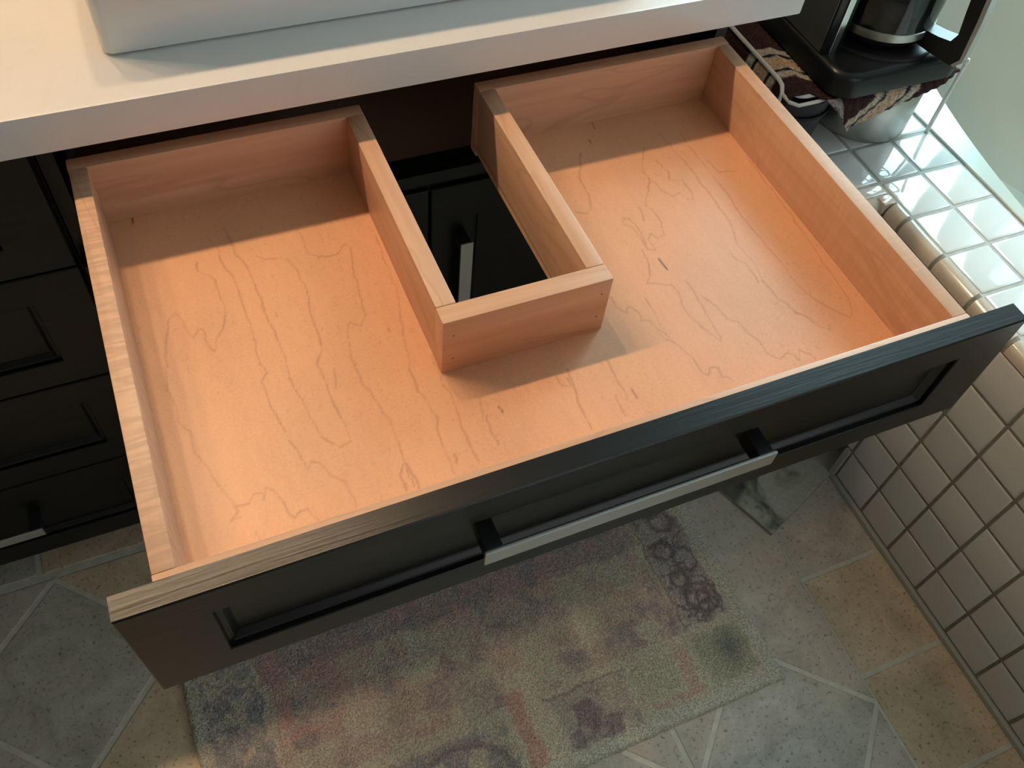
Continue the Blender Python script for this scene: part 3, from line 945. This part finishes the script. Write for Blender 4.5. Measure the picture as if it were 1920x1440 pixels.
# ================================================================== ON THE FLOOR
ns = 90
c0 = np.array([0.876, -0.283])
e1 = np.array([0.1700, 0.066])
e2 = np.array([-0.066, 0.170]) * 1.35
U, V = np.meshgrid(np.linspace(0, 1, ns), np.linspace(0, 1, ns), indexing='ij')
PX = c0[0] + U * e1[0] + V * e2[0]
PY = c0[1] + U * e1[1] + V * e2[1]
sl = MB().grid(np.stack([PX, PY, np.full_like(PX, ZF + 0.008)], -1))
f1 = fbm(PX * 26 + 3 * fbm(PX * 15, PY * 15, 3), PY * 26, 171, 4)
f2 = fbm(PX * 14, PY * 14, 66, 3)
tone = np.stack([np.interp(f1, [0.20, 0.33, 0.43, 0.58], [a, b_, c_, d_]) for a, b_, c_, d_ in ((0.08, 0.26, 0.36, 0.46), (0.085, 0.265, 0.36, 0.45), (0.075, 0.20, 0.28, 0.38))], -1)
rust = np.clip((f2 - 0.5) * 6, 0, 0.8) * np.clip((U - 0.35) * 3, 0, 1)
tone = tone * (1 - rust[..., None]) + np.array([0.26, 0.11, 0.06]) * rust[..., None]
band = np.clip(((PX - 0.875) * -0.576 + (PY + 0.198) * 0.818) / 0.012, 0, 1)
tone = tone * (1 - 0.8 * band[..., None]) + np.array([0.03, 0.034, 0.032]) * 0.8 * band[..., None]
slab = thing('painted_slab', (0.93, -0.15, ZF), 'thin marbled decorative slab lying on the floor against the tub side', 'tile')
M['slab'] = attr_mat('marbled_slab_paint', 0.35, 0.4, grain=0.12, gscale=160)
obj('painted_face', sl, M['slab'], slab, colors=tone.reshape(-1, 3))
q = lambda u, w, z: (c0[0] + u * e1[0] + w * e2[0], c0[1] + u * e1[1] + w * e2[1], z)
ed = MB().loops([[q(0, 0, z), q(1, 0, z), q(1, 1, z), q(0, 1, z)] for z in (ZF + 0.0002, ZF + 0.0078)], True, True)
obj('slab_body', ed, mat('slab_edge', (0.30, 0.28, 0.24), 0.6), slab)

# rug
RX = grid_axis([-0.106, 0.762], 0.002)
RY = grid_axis([-0.5035, -0.020], 0.002)
X, Y = np.meshgrid(RX, RY, indexing='ij')
wx = X + 0.012 * (fbm(X * 45, Y * 45, 70, 3) - 0.5)
wy = Y + 0.012 * (fbm(X * 45, Y * 45, 75, 3) - 0.5)


def blk(x0, x1, y0, y1, e=0.006):
    s = lambda t: np.clip(t, 0, 1)
    return s((wx - x0) / e) * s((x1 - wx) / e) * s((wy - y0) / e) * s((y1 - wy) / e)


n1 = fbm(X * 22, Y * 22, 80, 4)
n2 = fbm(X * 55, Y * 55, 85, 3)
n3 = fbm(X * 9, Y * 9, 90, 3)
n4 = fbm(X * 34, Y * 34, 95, 4)
cream, pink, blue, plum, olive, terra, rose = [np.array(c) for c in ((0.66, 0.56, 0.44), (0.60, 0.35, 0.30), (0.33, 0.32, 0.335), (0.29, 0.225, 0.235), (0.46, 0.43, 0.31), (0.64, 0.42, 0.31), (0.56, 0.42, 0.37))]
C3 = np.ones(X.shape + (3,)) * cream


def lay(colr, a):
    global C3
    a = np.clip(a, 0, 1)[..., None]
    C3 = C3 * (1 - a) + colr * a


sm = lambda v, lo, hi: np.clip((v - lo) / (hi - lo), 0, 1)
fieldm = blk(0.0, 0.645, -0.385, -0.05)
lay(terra, fieldm * sm(Y, -0.35, -0.22) * 0.75 * sm(n3, 0.3, 0.6))
lay(rose, fieldm * sm(n1, 0.5, 0.62) * 0.7)
lay(pink, fieldm * sm(n4, 0.56, 0.66) * 0.5)
lay(olive, fieldm * sm(n1, 0.60, 0.70) * 0.3)
lay(blue, fieldm * sm(n4, 0.55, 0.66) * sm(n1, 0.4, 0.6) * 0.6)
topm = blk(0.0, 0.645, -0.225, -0.05)
lay(plum * 1.25, topm * 0.65)
lay(pink, topm * sm(n1, 0.5, 0.6) * 0.6)
lay(blue, topm * sm(n4, 0.52, 0.62) * 0.6)
fl = blk(0.650, 0.732, -0.380, -0.05)
lay(np.array([0.50, 0.43, 0.40]), fl)
lay(plum * 0.8, fl * sm(np.abs(n4 - 0.5), 0.055, 0.02) * 0.9)
lay(plum, fl * sm(n2, 0.55, 0.65) * 0.6)
lay(plum * 0.9, blk(0.644, 0.653, -0.383, -0.05, 0.004) * 0.7)
for cx_, cy_, r_ in ((0.700, -0.195, 0.019), (0.678, -0.245, 0.016), (0.707, -0.270, 0.020), (0.680, -0.300, 0.013), (0.700, -0.338, 0.026), (0.700, -0.338, 0.011)):
    lay(plum * 0.7, fl * sm(np.abs(np.hypot(wx - cx_, wy - cy_) - r_), 0.006, 0.002) * 0.75)
gr = blk(0.644, 0.734, -0.476, -0.392)
lay(np.array([0.50, 0.47, 0.35]), gr)
lay(olive, gr * 0.6 * sm(n1, 0.35, 0.6))
lay(np.array([0.20, 0.21, 0.19]), gr * np.exp(-(((X - 0.700) / 0.022) ** 2 + ((Y + 0.428) / 0.026) ** 2)) * 0.9)
lay(olive * 1.2, blk(0.525, 0.604, -0.462, -0.395) * 0.65)
lay(pink * 1.05, blk(0.604, 0.630, -0.470, -0.395) * 0.55)
lay(pink, blk(0.54, 0.635, -0.477, -0.462) * 0.6)
pp = blk(0.395, 0.520, -0.487, -0.398)
lay(np.array([0.52, 0.46, 0.38]), pp)
lay(plum * 0.95, pp * sm(n4, 0.44, 0.56) * 0.8)
lay(plum * 0.8, blk(0.38, 0.525, -0.402, -0.394, 0.003) * 0.6)
lay(pink * 0.95, blk(0.333 + 0.02 * 0, 0.362, -0.50, -0.365) * 0.8)
lo = blk(0.10, 0.325, -0.488, -0.40)
lay(blue, lo * sm(n4, 0.47, 0.58) * 0.75)
lay(olive, lo * sm(n3, 0.5, 0.6) * 0.5)
ri = np.abs(np.hypot((X - 0.235) / 1.0, (Y + 0.47) / 0.75) - 0.075)
lay(plum, sm(ri, 0.008, 0.003) * lo * 0.7)
lf = blk(-0.088, 0.0, -0.488, -0.03)
lay(blue * 1.05, lf * sm(n2, 0.36, 0.54) * 0.85)
lay(plum, lf * sm(np.abs(n4 - 0.5), 0.05, 0.02) * 0.5)
for a, b_, c_, d_ in ((0.01, 0.04, -0.300, -0.17), (0.05, 0.13, -0.25, -0.215), (0.085, 0.135, -0.285, -0.24), (0.0, 0.12, -0.318, -0.302)):
    lay(pink * 1.1, blk(a, b_, c_, d_) * 0.75 * sm(n1, 0.3, 0.5))
edge = np.maximum.reduce([sm(X, 0.734, 0.742), sm(-Y, 0.480, 0.487), sm(-X, 0.090, 0.096)])
lay(np.array([0.66, 0.595, 0.485]), edge)
rr = np.random.RandomState(8)
C3 = C3 * (1 + 0.55 * (rr.rand(*X.shape) - 0.5))[..., None] * 1.3
C3 = np.clip(C3, 0, 0.88)
de = np.minimum.reduce([X - RX[0], RX[-1] - X, Y - RY[0], RY[-1] - Y])
Zr = ZF + 0.0005 + 0.0095 * np.sqrt(np.clip(de / 0.005, 0, 1)) * (0.88 + 0.12 * n3) + 0.0022 * (rr.rand(*X.shape) - 0.5) * (de > 0.001)
jx = 0.0022 * (fbm(X * 160, Y * 160, 99, 2) - 0.5) * 2
Xr = X + jx
Yr = Y + 0.0022 * (fbm(X * 160, Y * 160, 102, 2) - 0.5) * 2
rg = MB()
n_, m_ = X.shape
rg.v = np.stack([Xr, Yr, Zr], -1).reshape(-1, 3).tolist()
ix = np.arange(n_ * m_).reshape(n_, m_)
rg.f = np.stack([ix[:-1, :-1], ix[1:, :-1], ix[1:, 1:], ix[:-1, 1:]], -1).reshape(-1, 4).tolist()
rug = obj('bath_rug', rg, M['rug'], colors=C3.reshape(-1, 3), smooth=True)
tag(rug, 'faded patchwork floral bath rug with cream border under the drawer', 'rug')

# ================================================================== VANITY LIGHT BAR
vl = thing('vanity_light', (-0.5, 0.60, 1.45), 'long wall light bar with round warm bulbs above the countertop', 'wall light')
obj('back_plate', MB().box(-0.98, 0.32, 0.585, 0.6195, 1.41, 1.49, 0.006), M['satin'], vl)
for xx in (0.19, -0.07, -0.33, -0.59, -0.85):
    so = obj('socket', MB().tube([(xx, 0.586, 1.45), (xx, 0.532, 1.45)], 0.018, 16), M['satin'], vl, smooth=True, angle=40)
    bl = MB()
    bl.lathe(xx, 0.500, [(0.030 * math.sin(math.pi * i / 12) + 1e-4, 1.45 - 0.030 * math.cos(math.pi * i / 12)) for i in range(13)], 20, True, True)
    obj('bulb', bl, M['bulb'], so, smooth=True)
    obj('added_shade', MB().lathe(xx, 0.500, [(0.062, 1.435), (0.058, 1.455), (0.040, 1.495), (0.020, 1.500)], 28, False, True), M['satin'], so, smooth=True)  # unseen shades added to keep bulb light off ceiling and wall
